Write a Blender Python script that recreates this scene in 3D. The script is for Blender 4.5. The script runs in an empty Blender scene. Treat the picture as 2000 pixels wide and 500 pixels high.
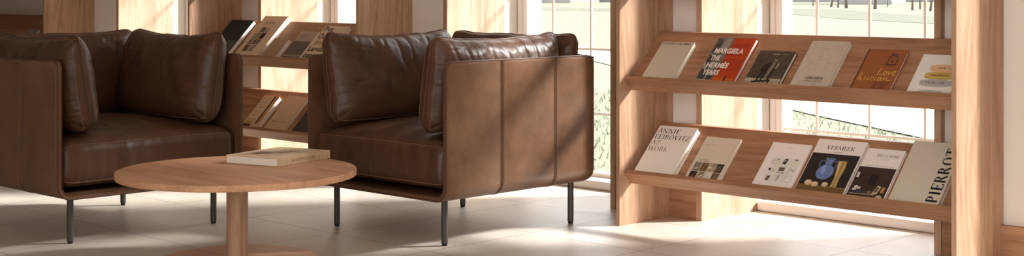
import bpy, bmesh, math, random
from mathutils import Vector, Matrix, noise
random.seed(7)
SC = bpy.context.scene
COL = SC.collection
PI = math.pi

# ------------------------------------------------------------------ materials
def lin(c):
    return tuple(((x / 255 / 12.92) if x / 255 <= .04045 else ((x / 255 + .055) / 1.055) ** 2.4) for x in c) + (1,)

class NT:
    def __init__(self, name):
        self.m = bpy.data.materials.new(name); self.m.use_nodes = True
        self.t = self.m.node_tree; self.b = self.t.nodes['Principled BSDF']
    def n(self, typ, **kw):
        o = self.t.nodes.new(typ)
        for k, v in kw.items():
            if k in o.inputs: o.inputs[k].default_value = v
            else: setattr(o, k, v)
        return o
    def l(self, a, b): self.t.links.new(a, b)
    def coord(self, scale=(1, 1, 1), kind='Object', rot=(0, 0, 0)):
        c = self.n('ShaderNodeTexCoord'); m = self.n('ShaderNodeMapping')
        m.inputs['Scale'].default_value = scale; m.inputs['Rotation'].default_value = rot
        self.l(c.outputs[kind], m.inputs['Vector']); return m.outputs['Vector']
    def noise(self, vec, scale, detail=4, rough=.55, dist=0):
        o = self.n('ShaderNodeTexNoise'); o.inputs['Scale'].default_value = scale
        o.inputs['Detail'].default_value = detail; o.inputs['Roughness'].default_value = rough
        o.inputs['Distortion'].default_value = dist
        self.l(vec, o.inputs['Vector']); return o.outputs['Fac']
    def ramp(self, fac, stops):
        o = self.n('ShaderNodeValToRGB'); e = o.color_ramp.elements
        while len(e) < len(stops): e.new(.5)
        for x, (p, c) in zip(e, stops): x.position = p; x.color = c
        self.l(fac, o.inputs['Fac']); return o.outputs['Color']
    def mix(self, fac, a, b, typ='MIX'):
        o = self.n('ShaderNodeMix', data_type='RGBA', blend_type=typ)
        for s, v in ((0, fac), (6, a), (7, b)):
            if hasattr(v, 'is_output'): self.l(v, o.inputs[s])
            else: o.inputs[s].default_value = v
        return o.outputs[2]
    def math(self, op, a, b=None):
        o = self.n('ShaderNodeMath', operation=op)
        for i, v in enumerate((a, b)):
            if v is None: continue
            if hasattr(v, 'is_output'): self.l(v, o.inputs[i])
            else: o.inputs[i].default_value = v
        return o.outputs[0]
    def bump(self, h, strength, dist=.002):
        o = self.n('ShaderNodeBump'); o.inputs['Strength'].default_value = strength; o.inputs['Distance'].default_value = dist
        self.l(h, o.inputs['Height']); self.l(o.outputs['Normal'], self.b.inputs['Normal'])
    def col(self, c):
        if hasattr(c, 'is_output'): self.l(c, self.b.inputs['Base Color'])
        else: self.b.inputs['Base Color'].default_value = c
    def rough(self, r):
        if hasattr(r, 'is_output'): self.l(r, self.b.inputs['Roughness'])
        else: self.b.inputs['Roughness'].default_value = r

def plain(name, rgb, rough=.6, spec=.3):
    k = NT(name); k.col(lin(rgb)); k.rough(rough); k.b.inputs['Specular IOR Level'].default_value = spec
    return k.m

def grained(name, rgb, var=.08, scale=60, rough=.6):
    k = NT(name); c = lin(rgb); v = k.coord()
    f = k.noise(v, scale, 4)
    a = tuple(min(1, x * (1 + var)) for x in c[:3]) + (1,); b = tuple(x * (1 - var) for x in c[:3]) + (1,)
    k.col(k.ramp(f, [(.3, b), (.7, a)])); k.rough(rough); k.b.inputs['Specular IOR Level'].default_value = .3
    return k.m

def wood(name, axis, seed, light=(198, 162, 134), mid=(177, 140, 111), dark=(144, 108, 82)):
    k = NT(name)
    s = [7.0, 7.0, 7.0]; s[axis] = .55
    c = k.n('ShaderNodeTexCoord'); m = k.n('ShaderNodeMapping')
    m.inputs['Location'].default_value = (seed * 1.7, seed * 2.3, seed * .9)
    k.l(c.outputs['Object'], m.inputs['Vector'])
    def sc(v):
        o = k.n('ShaderNodeMapping'); o.inputs['Scale'].default_value = v; k.l(m.outputs['Vector'], o.inputs['Vector']); return o.outputs['Vector']
    def ax(a, b):
        r = [b, b, b]; r[axis] = a; return r
    base = sc(ax(.5, 4.2))
    n0 = k.noise(base, 1.0, 2, .5, .3)
    rings = k.math('FRACT', k.math('MULTIPLY', n0, 9.0))
    tri = k.math('ABSOLUTE', k.math('SUBTRACT', rings, .5))            # growth bands (cathedrals)
    fine = k.noise(sc(ax(1.6, 90)), 1.0, 5, .62)
    pores = k.noise(sc(ax(12, 420)), 1.0, 3, .6)
    streak = k.noise(sc(ax(.35, 14)), 1.0, 3, .55)
    f = k.math('ADD', k.math('MULTIPLY', tri, .55), k.math('ADD', k.math('MULTIPLY', fine, .62), k.math('MULTIPLY', streak, .45)))
    colr = k.ramp(f, [(.30, lin(dark)), (.62, lin(mid)), (.98, lin(light))])
    pm = k.ramp(pores, [(.36, (.55, .48, .43, 1)), (.50, (1, 1, 1, 1))])
    k.col(k.mix(.55, colr, pm, 'MULTIPLY'))
    k.rough(.48); k.b.inputs['Specular IOR Level'].default_value = .35
    k.bump(k.math('ADD', k.math('MULTIPLY', pores, .6), fine), .25, .001)
    return k.m

def leather(name, c1, c2, rough=.36, spec=.42):
    k = NT(name); v = k.coord()
    big = k.noise(v, 3.2, 5, .6, .4); mid = k.noise(v, 14, 4, .6)
    f = k.math('ADD', k.math('MULTIPLY', big, .7), k.math('MULTIPLY', mid, .3))
    k.col(k.ramp(f, [(.33, lin(c2)), (.66, lin(c1))]))
    k.rough(k.math('ADD', k.math('MULTIPLY', mid, .22), rough - .10))
    k.b.inputs['Specular IOR Level'].default_value = spec
    vo = k.n('ShaderNodeTexVoronoi'); vo.inputs['Scale'].default_value = 420; k.l(v, vo.inputs['Vector'])
    fine = k.noise(v, 160, 4, .6)
    k.bump(k.math('ADD', k.math('MULTIPLY', vo.outputs['Distance'], .5), fine), .10, .001)
    return k.m

def photo(name, stops, scale=30, stretch=(1, 1, 1), dist=.8):
    k = NT(name); v = k.coord(stretch); f = k.noise(v, scale, 3, .6, dist)
    n = len(stops); k.col(k.ramp(f, [(.28 + .44 * i / max(1, n - 1), lin(c)) for i, c in enumerate(stops)]))
    k.rough(.45); k.b.inputs['Specular IOR Level'].default_value = .3
    return k.m

M = {}
M['wood_z'] = wood('oak_upright', 2, 1)
M['wood_z2'] = wood('oak_upright_b', 2, 5)
M['wood_x'] = wood('oak_board', 0, 3, (184, 140, 107), (162, 118, 87), (130, 91, 65))
M['wood_t'] = wood('oak_table', 0, 9, (220, 172, 136), (200, 152, 117), (168, 122, 91))
M['leather'] = leather('brown_leather', (120, 86, 61), (86, 58, 40))
M['leather_d'] = leather('brown_leather_cushion', (90, 60, 41), (66, 43, 29), .41, .34)
M['piping'] = plain('leather_piping', (84, 56, 38), .45)
M['stitch'] = plain('tan_thread', (146, 112, 84), .7)
M['deck'] = plain('dark_deck_cloth', (46, 32, 24), .9)
M['metal'] = plain('dark_bronze_metal', (66, 60, 54), .42, .5)
M['glide'] = plain('black_rubber', (28, 26, 25), .7)
M['wall'] = grained('wall_plaster', (226, 216, 205), .02, 9, .85)
M['white'] = plain('white_paint', (246, 240, 234), .5)
M['wood_sunlit'] = wood('oak_lining_sunlit', 2, 5, (210, 186, 162), (193, 167, 141), (167, 138, 112))  # same oak as the uprights, sunlight painted in as paler colour
M['ceil'] = plain('ceiling_paint', (225, 214, 202), .9)
M['page'] = grained('page_edges', (240, 233, 222), .05, 300, .8)

def make_floor_mat():
    k = NT('floor_tiles')
    g = k.n('ShaderNodeNewGeometry'); s = k.n('ShaderNodeSeparateXYZ'); k.l(g.outputs['Position'], s.inputs[0])
    def cell(o, off):
        a = k.math('DIVIDE', k.math('SUBTRACT', o, off), .6)
        fr = k.math('SUBTRACT', a, k.math('FLOOR', a))
        d = k.math('MULTIPLY', k.math('MINIMUM', fr, k.math('SUBTRACT', 1, fr)), .6)
        return k.math('FLOOR', a), d
    ax, dx = cell(s.outputs['X'], -2.972); ay, dy = cell(s.outputs['Y'], 5.008)
    d = k.math('MINIMUM', dx, dy)
    grout = k.math('LESS_THAN', d, .0022)
    idv = k.n('ShaderNodeCombineXYZ'); k.l(ax, idv.inputs[0]); k.l(ay, idv.inputs[1])
    wn = k.n('ShaderNodeTexWhiteNoise', noise_dimensions='2D'); k.l(idv.outputs[0], wn.inputs['Vector'])
    v = k.n('ShaderNodeMapping'); v.inputs['Scale'].default_value = (1, 2.2, 1); k.l(g.outputs['Position'], v.inputs['Vector'])
    n1 = k.noise(v.outputs['Vector'], 2.2, 6, .62, .5); n2 = k.noise(g.outputs['Position'], 45, 4, .6)
    f = k.math('ADD', k.math('MULTIPLY', n1, .62), k.math('ADD', k.math('MULTIPLY', n2, .25), k.math('MULTIPLY', wn.outputs['Value'], .13)))
    c = k.ramp(f, [(.3, lin((188, 178, 166))), (.7, lin((209, 200, 189)))])
    k.col(k.mix(grout, c, lin((112, 100, 88))))
    k.rough(k.math('ADD', k.math('MULTIPLY', n1, .2), .36)); k.b.inputs['Specular IOR Level'].default_value = .4
    k.bump(k.math('SUBTRACT', k.math('MULTIPLY', n2, .1), grout), .25, .002)
    return k.m
M['floor'] = make_floor_mat()

def make_glass():
    k = NT('window_glass'); t = k.t; t.nodes.remove(k.b)
    out = [n for n in t.nodes if n.type == 'OUTPUT_MATERIAL'][0]
    tr = k.n('ShaderNodeBsdfTransparent'); gl = k.n('ShaderNodeBsdfGlossy'); gl.inputs['Roughness'].default_value = .01
    fr = k.n('ShaderNodeFresnel'); fr.inputs['IOR'].default_value = 1.25
    mx = k.n('ShaderNodeMixShader'); k.l(fr.outputs[0], mx.inputs[0]); k.l(tr.outputs[0], mx.inputs[1]); k.l(gl.outputs[0], mx.inputs[2])
    k.l(mx.outputs[0], out.inputs['Surface']); return k.m
M['glass'] = make_glass()

# ------------------------------------------------------------------ mesh helpers
def smooth(me, ang=None):
    me.polygons.foreach_set('use_smooth', [True] * len(me.polygons))
    if ang is not None:
        try: me.set_sharp_from_angle(angle=ang)
        except Exception: pass

def obj(name, me_or_bm, mats, parent=None, loc=None, sm=None, kind=None):
    if isinstance(me_or_bm, bmesh.types.BMesh):
        me = bpy.data.meshes.new(name); me_or_bm.normal_update(); me_or_bm.to_mesh(me); me_or_bm.free()
    else: me = me_or_bm
    if not isinstance(mats, (list, tuple)): mats = [mats]
    for m in mats: me.materials.append(M[m] if isinstance(m, str) else m)
    if sm: smooth(me, sm)
    o = bpy.data.objects.new(name, me); COL.objects.link(o)
    if parent: o.parent = parent
    if loc: o.location = loc
    if kind: o['kind'] = kind
    return o

def thing(name, label, cat, loc=(0, 0, 0), rot=(0, 0, 0), group=None):
    o = bpy.data.objects.new(name, None); o.empty_display_size = .1; COL.objects.link(o)
    o.location = loc; o.rotation_euler = rot; o['label'] = label; o['category'] = cat
    if group: o['group'] = group
    return o

def tag(o, label, cat, group=None):
    o['label'] = label; o['category'] = cat
    if group: o['group'] = group
    return o

def box(bm, x0, x1, y0, y1, z0, z1, mi=0):
    v = [bm.verts.new(p) for p in ((x0, y0, z0), (x1, y0, z0), (x1, y1, z0), (x0, y1, z0), (x0, y0, z1), (x1, y0, z1), (x1, y1, z1), (x0, y1, z1))]
    for f in ((0, 3, 2, 1), (4, 5, 6, 7), (0, 1, 5, 4), (1, 2, 6, 5), (2, 3, 7, 6), (3, 0, 4, 7)):
        bm.faces.new([v[i] for i in f]).material_index = mi
    return v

def bbox(x0, x1, y0, y1, z0, z1, bev=.0015, seg=2):
    bm = bmesh.new(); box(bm, x0, x1, y0, y1, z0, z1)
    if bev: bmesh.ops.bevel(bm, geom=bm.edges[:], offset=bev, segments=seg, profile=.5, affect='EDGES')
    return bm

def prism(pts, x0, x1, bev=.0015):
    """a profile of (y, z) points swept along x"""
    bm = bmesh.new()
    a = [bm.verts.new((x0, y, z)) for y, z in pts]; b = [bm.verts.new((x1, y, z)) for y, z in pts]
    n = len(pts)
    bm.faces.new(a); bm.faces.new(b[::-1])
    for i in range(n): bm.faces.new((a[(i + 1) % n], a[i], b[i], b[(i + 1) % n]))
    bmesh.ops.recalc_face_normals(bm, faces=bm.faces[:])
    if bev: bmesh.ops.bevel(bm, geom=bm.edges[:], offset=bev, segments=2, profile=.5, affect='EDGES')
    return bm

def lathe(bm, prof, cx=0, cy=0, n=64, mi=0):
    rings = []
    for r, z in prof:
        rings.append([bm.verts.new((cx + r * math.cos(2 * PI * i / n), cy + r * math.sin(2 * PI * i / n), z)) for i in range(n)])
    for a, b in zip(rings, rings[1:]):
        for i in range(n): bm.faces.new((a[i], a[(i + 1) % n], b[(i + 1) % n], b[i])).material_index = mi
    bm.faces.new(rings[0][::-1]).material_index = mi; bm.faces.new(rings[-1]).material_index = mi

def tube(bm, pts, r, closed=False, n=6, mi=0):
    pts = [Vector(p) for p in pts]; N = len(pts); rings = []
    up = None
    for i, p in enumerate(pts):
        a = pts[(i - 1) % N] if (closed or i > 0) else p
        b = pts[(i + 1) % N] if (closed or i < N - 1) else p
        t = (b - a)
        if t.length < 1e-9: t = Vector((0, 0, 1))
        t.normalize()
        if up is None:
            up = Vector((0, 0, 1)) if abs(t.z) < .9 else Vector((1, 0, 0))
        s = t.cross(up)
        if s.length < 1e-4: s = t.cross(Vector((0, 1, 0)) if abs(t.y) < .9 else Vector((1, 0, 0)))
        s.normalize(); up = s.cross(t).normalized()
        rings.append([bm.verts.new(p + r * (math.cos(2 * PI * k / n) * s + math.sin(2 * PI * k / n) * up)) for k in range(n)])
    for i in range(N if closed else N - 1):
        A, B = rings[i], rings[(i + 1) % N]
        off = 0
        if closed and i == N - 1:
            off = min(range(n), key=lambda o: sum((A[k].co - B[(k + o) % n].co).length for k in range(n)))
        for k in range(n): bm.faces.new((A[k], A[(k + 1) % n], B[(k + 1 + off) % n], B[(k + off) % n])).material_index = mi
    if not closed:
        bm.faces.new(rings[0][::-1]).material_index = mi; bm.faces.new(rings[-1]).material_index = mi

def dashes(bm, pts, r, dash=.007, gap=.003, mi=0):
    """a sewn line: short lengths of thread along a path"""
    pts = [Vector(p) for p in pts]
    L = [0]
    for a, b in zip(pts, pts[1:]): L.append(L[-1] + (b - a).length)
    def at(s):
        for i in range(len(L) - 1):
            if L[i + 1] >= s:
                t = (s - L[i]) / max(1e-9, L[i + 1] - L[i]); return pts[i].lerp(pts[i + 1], t)
        return pts[-1]
    s = 0
    while s < L[-1]:
        e = min(L[-1], s + dash)
        a, b = at(s), at(e)
        if (b - a).length > 1e-4: tube(bm, [a, b], r, False, 4, mi)
        s = e + gap

# ------------------------------------------------------------------ key dimensions (metres); X runs along the window wall, Y into it
YF, YW, YR = 4.805, 5.158, 5.594      # shelf front, wall lining front, back of the wood reveals
YP = 5.19                             # plaster face
ZC = 2.9

# ------------------------------------------------------------------ setting
o = obj('floor', bbox(-12.5, 3.2, -3.2, 5.9, -.1, 0, 0), 'floor', kind='structure')
o = obj('ceiling', bbox(-12.5, 3.2, -3.2, 6.0, ZC, ZC + .12, 0), 'ceil', kind='structure')
obj('light_block_front', bbox(-12.5, -3.0, -.6, -.5, 0, ZC, 0), 'wall', kind='structure')  # unseen wall, added to keep light off the left end
obj('light_block_right', bbox(3.2, 3.3, -3.2, 6.0, -.1, ZC, 0), 'wall', kind='structure')  # unseen wall, added to cut the light entering from this side
obj('wall_left', bbox(-12.6, -12.5, -3.2, 6.0, -.1, ZC, 0), 'wall', kind='structure')

BAYS = [(-.489, .649), (-2.29, -1.023), (-3.833, -2.695), (-5.507, -4.363), (-7.177, -6.04), (-8.852, -7.70)]  # the first bay is out of view, added for more sun indoors
HT = 2.45                             # head of the windows
def window_wall():
    bm = bmesh.new(); xs = 3.2
    for a, b in BAYS:
        box(bm, b, xs, YP, 5.90, -.1, ZC); xs = a
        box(bm, a, b, YP, 5.90, HT, ZC)
        box(bm, a, b, YR + .0, 5.90, -.1, .0)
    box(bm, -12.5, xs, YP, 5.90, -.1, ZC)
    return bm
obj('wall_back', window_wall(), 'wall', kind='structure')

def bay(i, a, b):
    T = .026
    bm = bmesh.new()
    for x0, x1 in ((a - T, a), (b, b + T)):
        box(bm, x0 + .0004 if x0 < a else x0, x1, YW, YP, 0, HT + T)            # edge standing proud of the plaster
    obj('trim_%d' % (2 * i + 1), bbox(a - T, a, YW, YP - .0005, .0005, HT, .001), 'wood_z', kind='structure')
    bm.free()
    # lining boards inside the opening
    L = bbox(a + .0005, a + .004, YW + .001, YR, .0005, HT, 0)
    obj('trim_%d' % (2 * i + 2), L, 'wood_sunlit', kind='structure')
    R = bmesh.new()
    box(R, b, b + T, YW, YP - .0005, .0005, HT)
    box(R, b - .004, b - .0005, YW + .001, YR, .0005, HT)
    obj('trim_%d' % (20 + i), R, 'wood_z', kind='structure')
    # low white sill wall at the foot of the window
    S = bbox(a + .0045, b - .0045, 5.585, 5.885, .0005, .046, .012, 4)
    obj('trim_%d' % (30 + i), S, 'white', kind='structure', sm=.6)
    # window
    w = bpy.data.objects.new('window_%d' % (i + 1), None); COL.objects.link(w); w['kind'] = 'structure'
    w.location = (0, 0, 0)
    f = bmesh.new()
    y0, y1 = 5.70, 5.80
    box(f, a + .005, a + .026, y0, y1, .047, HT); box(f, b - .026, b - .005, y0, y1, .047, HT)
    box(f, a + .026, b - .026, y0, y1, HT - .03, HT - .001); 
    obj('frame', f, 'white', w)
    s = bmesh.new(); y0, y1 = 5.715, 5.775
    box(s, a + .0265, a + .062, y0, y1, .047, HT - .031); box(s, b - .062, b - .0265, y0, y1, .047, HT - .031)
    box(s, a + .062, b - .062, y0, y1, .047, .068); box(s, a + .062, b - .062, y0, y1, HT - .08, HT - .031)
    obj('sash', s, 'white', w)
    g = bbox(a + .06, b - .06, 5.741, 5.745, .066, HT - .078, 0)
    obj('pane', g, 'glass', w)
    x = a + .243
    for x in (a + .24, a + .515, a + .79):
        for p, q in ((5.7335, 5.7405),):
            obj('glazing_bar', bbox(x - .0062, x + .0062, p, q, .068, HT - .08, .0012), 'white', w)
    z = .38
    while z < 2.3:
        for p, q in ((5.7340, 5.7405),):
            obj('glazing_bar', bbox(a + .062, b - .062, p, q, z - .0062, z + .0062, .0012), 'white', w)
        z += .343
for i, (a, b) in enumerate(BAYS): bay(i, a, b)

# skirting boards on the plaster between the windows
spans = [(.675, 3.2), (-.997, -.515), (-2.669, -2.316), (-4.337, -3.859), (-6.014, -5.533), (-7.674, -7.203), (-12.5, -8.878)]
for nm, (a, b) in zip(('far_right', 'right_end', 'right', 'middle', 'middle_left', 'left', 'far_left'), spans):
    obj('baseboard_' + nm, bbox(a + .0005, b - .0005, YW + .004, YP - .0005, .0005, .145, .001), 'wood_x', kind='structure')

# ------------------------------------------------------------------ display shelves with sloping ledges
C45 = math.sqrt(.5)
def sp(s, n, dz=0):      # point on the sloping ledge: s up the slope, n off its underside
    return (4.886 + C45 * (s - n), .595 + C45 * (s + n) + dz)

def display_shelf(x0, x1, label, levels=(-.415, 0, .415, .83)):
    t = thing('display_shelf', label, 'bookshelf', ((x0 + x1) / 2, YF, 0), group=None)
    inv = Matrix.Translation((-(x0 + x1) / 2, -YF, 0))
    def part(nm, bm, m, par=t, **kw):
        bm.transform(inv); return obj(nm, bm, m, par, **kw)
    part('side_panel', bbox(x0, x0 + .02, YF, YW - .001 + .03, .0005, 2.2, .001), 'wood_z')
    part('side_panel', bbox(x1 - .02, x1, YF, YW - .001 + .03, .0005, 2.2, .001), 'wood_z2')
    for k, dz in enumerate(levels):
        e = .331
        pts = [sp(.0203, 0, dz), sp(e + .032, 0, dz), sp(e, .032, dz), sp(.0203, .032, dz)]
        b = part('shelf_board', prism(pts, x0 + .0203, x1 - .0203, .001), 'wood_x')
        pts = [sp(0, 0, dz), sp(.02, 0, dz), sp(.02, .075, dz), sp(0, .075, dz)]
        l = part('ledge_lip', prism(pts, x0 + .0203, x1 - .0203, .0015), 'wood_x', b)
    return t
display_shelf(-4.034, -2.426, 'oak display shelf with sloping ledges at the right, holding two rows of six books')
display_shelf(-7.435, -5.812, 'oak display shelf with sloping ledges half hidden between the two armchairs')
display_shelf(-10.86, -9.233, 'dark oak display shelf in the shade behind the left armchair', (-.415, 0, .415))

# ------------------------------------------------------------------ lettering
T_, t_ = .125, .05
def glyph(ch):
    L, A, S = [], [], []
    def stem(x): L.append((x, 0, x, 1, T_))
    def sf(x, y, h=.11): S.append((x, y, h))
    if ch == 'A': w = .74; L += [(.07, 0, .37, 1, t_), (.37, 1, .67, 0, T_), (.18, .34, .56, .34, t_)]; sf(.07, 0, .09); sf(.67, 0)
    elif ch == 'N': w = .84; L += [(.13, 0, .13, 1, t_), (.13, 1, .71, 0, T_), (.71, 0, .71, 1, t_)]; sf(.13, 0); sf(.09, 1); sf(.71, 1)
    elif ch == 'I': w = .36; stem(.18); sf(.18, 0); sf(.18, 1)
    elif ch == 'E': w = .62; stem(.15); L += [(.06, .975, .55, .975, t_), (.15, .52, .43, .52, t_), (.06, .025, .57, .025, t_), (.55, .80, .55, 1, t_), (.57, 0, .57, .22, t_), (.43, .42, .43, .62, t_)]
    elif ch == 'F': w = .58; stem(.15); L += [(.06, .975, .55, .975, t_), (.15, .52, .43, .52, t_), (.55, .80, .55, 1, t_), (.43, .42, .43, .62, t_)]; sf(.15, 0)
    elif ch == 'L': w = .6; stem(.15); L += [(.06, .025, .56, .025, t_), (.56, 0, .56, .25, t_)]; sf(.15, 1)
    elif ch == 'B': w = .66; stem(.15); L += [(.06, .975, .33, .975, t_), (.15, .53, .33, .53, t_), (.06, .025, .35, .025, t_)]; A += [(.31, .755, .22, .23, -90, 90), (.33, .275, .26, .26, -90, 90)]
    elif ch == 'P': w = .62; stem(.15); L += [(.06, .975, .33, .975, t_), (.15, .47, .33, .47, t_)]; A += [(.31, .72, .25, .265, -90, 90)]; sf(.15, 0)
    elif ch == 'R': w = .72; stem(.15); L += [(.06, .975, .33, .975, t_), (.15, .49, .33, .49, t_), (.33, .5, .66, 0, T_)]; A += [(.31, .735, .24, .255, -90, 90)]; sf(.15, 0); sf(.66, 0, .07)
    elif ch == 'O': w = .86; A += [(.43, .5, .36, .5, 0, 360)]
    elif ch == 'C': w = .74; A += [(.42, .5, .35, .5, 42, 318)]; L += [(.67, .70, .67, .95, t_)]
    elif ch == 'V': w = .74; L += [(.07, 1, .37, 0, T_), (.37, 0, .67, 1, t_)]; sf(.07, 1); sf(.67, 1, .09)
    elif ch == 'T': w = .68; stem(.34); L += [(.05, .975, .63, .975, t_), (.05, .78, .05, 1, t_), (.63, .78, .63, 1, t_)]; sf(.34, 0)
    elif ch == 'Z': w = .66; L += [(.08, .975, .6, .975, t_), (.57, .98, .09, .02, T_), (.06, .025, .6, .025, t_), (.08, .78, .08, 1, t_), (.6, 0, .6, .22, t_)]
    elif ch == 'W': w = 1.06; L += [(.06, 1, .30, 0, T_), (.30, 0, .53, 1, t_), (.53, 1, .77, 0, T_), (.77, 0, 1.0, 1, t_)]; sf(.06, 1, .09); sf(.53, 1, .09); sf(1.0, 1, .08)
    elif ch == 'K': w = .74; stem(.15); L += [(.62, 1, .16, .42, t_), (.29, .57, .66, 0, T_)]; sf(.15, 0); sf(.15, 1); sf(.62, 1, .09); sf(.66, 0, .08)
    elif ch == 'M': w = .98; L += [(.12, 0, .12, 1, t_), (.12, 1, .48, .04, T_), (.48, .04, .83, 1, t_), (.83, 0, .83, 1, T_)]; sf(.12, 0, .09); sf(.83, 0); sf(.08, 1, .08); sf(.86, 1, .09)
    elif ch == 'H': w = .84; stem(.16); stem(.68); L += [(.16, .52, .68, .52, t_)]; [sf(x, y) for x in (.16, .68) for y in (0, 1)]
    elif ch == 'S': w = .56; A += [(.28, .745, .19, .255, 25, 262), (.28, .255, .21, .255, -155, 82)]
    elif ch == 'U': w = .8; L += [(.16, 1, .16, .32, T_), (.64, .32, .64, 1, t_)]; A += [(.40, .32, .24, .32, 180, 360)]; sf(.16, 1); sf(.64, 1, .09)
    elif ch == 'D': w = .76; stem(.15); L += [(.06, .975, .33, .975, t_), (.06, .025, .33, .025, t_)]; A += [(.31, .5, .36, .475, -90, 90)]
    else: w = .3
    return w, L, A, S

def serif_polys(txt, serifs=True, fat=1.0, thin=1.0, gap=.05):
    out = []; x = 0
    def quad(x0, y0, x1, y1, th, horizontal=False):
        dx, dy = x1 - x0, y1 - y0; l = math.hypot(dx, dy); nx, ny = -dy / l * th / 2, dx / l * th / 2
        if abs(dy) > .3 * l and abs(dx) > .01: nx, ny = th / 2 * 1.06, 0      # diagonals end flat
        out.append([(x + x0 - nx, y0 - ny), (x + x1 - nx, y1 - ny), (x + x1 + nx, y1 + ny), (x + x0 + nx, y0 + ny)])
    for ch in txt:
        w, L, A, S = glyph(ch)
        for (a, b, c, d, th) in L: quad(a, b, c, d, th * (fat if th == T_ else thin))
        for (cx, cy, rx, ry, a0, a1) in A:
            n = max(8, int(abs(a1 - a0) / 10)); prev = None
            for i in range(n + 1):
                q = math.radians(a0 + (a1 - a0) * i / n); cs, sn = math.cos(q), math.sin(q)
                th = t_ * thin + (T_ * fat - t_ * thin) * cs * cs
                if ch == 'S': th = t_ * thin + (T_ * fat - t_ * thin) * sn * sn * .8
                o_ = (x + cx + rx * cs, cy + ry * sn); i_ = (x + cx + (rx - th) * cs, cy + (ry - min(th, t_ * thin * (1 if ch != 'S' else 2))) * sn)
                if prev: out.append([prev[0], o_, i_, prev[1]])
                prev = (o_, i_)
        if serifs:
            for (sx, sy, h) in S:
                yy = .02 if sy == 0 else .98; quad(sx - h, yy, sx + h, yy, t_ * .8 * thin)
        x += w + gap
    return out, x - gap

_fc = {}
def sans_mesh(txt, bold=0.0):
    key = (txt, bold)
    if key not in _fc:
        cu = bpy.data.curves.new('lettering', 'FONT'); cu.body = txt; cu.size = 1; cu.offset = bold; cu.resolution_u = 3
        ob = bpy.data.objects.new('lettering', cu); COL.objects.link(ob)
        dg = bpy.context.evaluated_depsgraph_get(); me = ob.evaluated_get(dg).to_mesh()
        V = [tuple(v.co[:2]) for v in me.vertices]; F = [list(p.vertices) for p in me.polygons]
        ob.evaluated_get(dg).to_mesh_clear(); COL.objects.unlink(ob); bpy.data.objects.remove(ob); bpy.data.curves.remove(cu)
        _fc[key] = (V, F)
    return _fc[key]

# ------------------------------------------------------------------ books
class Cover:
    """the printed case of a book: boards and spine in slot 0, prints as thin layers above the front board"""
    def __init__(s, W, H, T, base, edge=.0022, spine=None):
        s.W, s.H, s.T = W, H, T; s.bm = bmesh.new(); s.mats = [base]; s.layer = 0; s.edge = edge
    def mi(s, m):
        if isinstance(m, tuple):
            key = 'print_%d_%d_%d' % m
            if key not in M: M[key] = plain(key, m, .5)
            m = key
        m = M[m] if isinstance(m, str) else m
        if m not in s.mats: s.mats.append(m)
        return s.mats.index(m)
    def z(s): return s.T + .00025 + .00012 * s.layer
    def face(s, pts, m):
        try: s.bm.faces.new([s.bm.verts.new((x, y, s.z())) for x, y in pts]).material_index = s.mi(m)
        except ValueError: pass
    def rect(s, u0, v0, u1, v1, m): s.layer += 1; s.face([(u0 * s.W, v0 * s.H), (u1 * s.W, v0 * s.H), (u1 * s.W, v1 * s.H), (u0 * s.W, v1 * s.H)], m)
    def poly(s, pts, m): s.layer += 1; s.face([(u * s.W, v * s.H) for u, v in pts], m)
    def ell(s, u, v, ru, rv, m, a=0, n=28):
        ca, sa = math.cos(a), math.sin(a)
        s.layer += 1; s.face([(u * s.W + ca * ru * s.W * math.cos(2 * PI * i / n) - sa * rv * s.W * math.sin(2 * PI * i / n), v * s.H + sa * ru * s.W * math.cos(2 * PI * i / n) + ca * rv * s.W * math.sin(2 * PI * i / n)) for i in range(n)], m)
    def stroke(s, pts, w, m):
        """a pen line in cover units; w in metres"""
        P = [Vector((u * s.W, v * s.H)) for u, v in pts]; Q = []
        n = len(P)
        for i in range(n - 1):                 # Catmull-Rom
            p0, p1, p2, p3 = P[max(0, i - 1)], P[i], P[i + 1], P[min(n - 1, i + 2)]
            for k in range(5):
                q = k / 5; Q.append(.5 * ((2 * p1) + (-p0 + p2) * q + (2 * p0 - 5 * p1 + 4 * p2 - p3) * q * q + (-p0 + 3 * p1 - 3 * p2 + p3) * q ** 3))
        Q.append(P[-1]); s.layer += 1
        for a, b in zip(Q, Q[1:]):
            d = (b - a)
            if d.length < 1e-6: continue
            d.normalize(); nn = Vector((-d.y, d.x)) * w / 2; a2 = a - d * w * .25; b2 = b + d * w * .25
            s.face([tuple(a2 - nn), tuple(b2 - nn), tuple(b2 + nn), tuple(a2 + nn)], m)
    def serif(s, txt, u0, v0, wid, cap, m, serifs=True, fat=1, thin=1, gap=.05, vertical=False):
        P, w = serif_polys(txt, serifs, fat, thin, gap); s.layer += 1
        sx = wid / w
        for p in P:
            if vertical: s.face([(u0 * s.W - y * cap, v0 * s.H + x * sx) for x, y in p], m)
            else: s.face([(u0 * s.W + x * sx, v0 * s.H + y * cap) for x, y in p], m)
    def sans(s, txt, u0, v0, wid, cap, m, bold=0):
        V, F = sans_mesh(txt, bold); s.layer += 1
        x0 = min(v[0] for v in V); x1 = max(v[0] for v in V); hgt = .73
        sx = wid / (x1 - x0); sy = cap / hgt; z = s.z()
        vs = [s.bm.verts.new((u0 * s.W + (x - x0) * sx, v0 * s.H + y * sy, z)) for x, y in V]; mi = s.mi(m)
        for f in F:
            try: s.bm.faces.new([vs[i] for i in f]).material_index = mi
            except ValueError: pass

def fine_print(c, u, v, w, h, m, words=2):
    """print too small to read in the place: a row of short marks"""
    n = words * 5; rn = random.Random(int(u * 997 + v * 131))
    for i in range(n):
        if i % 5 == 4: continue
        c.rect(u + w * i / n, v, u + w * (i + .7) / n, v + h * rn.uniform(.7, 1), m)

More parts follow.
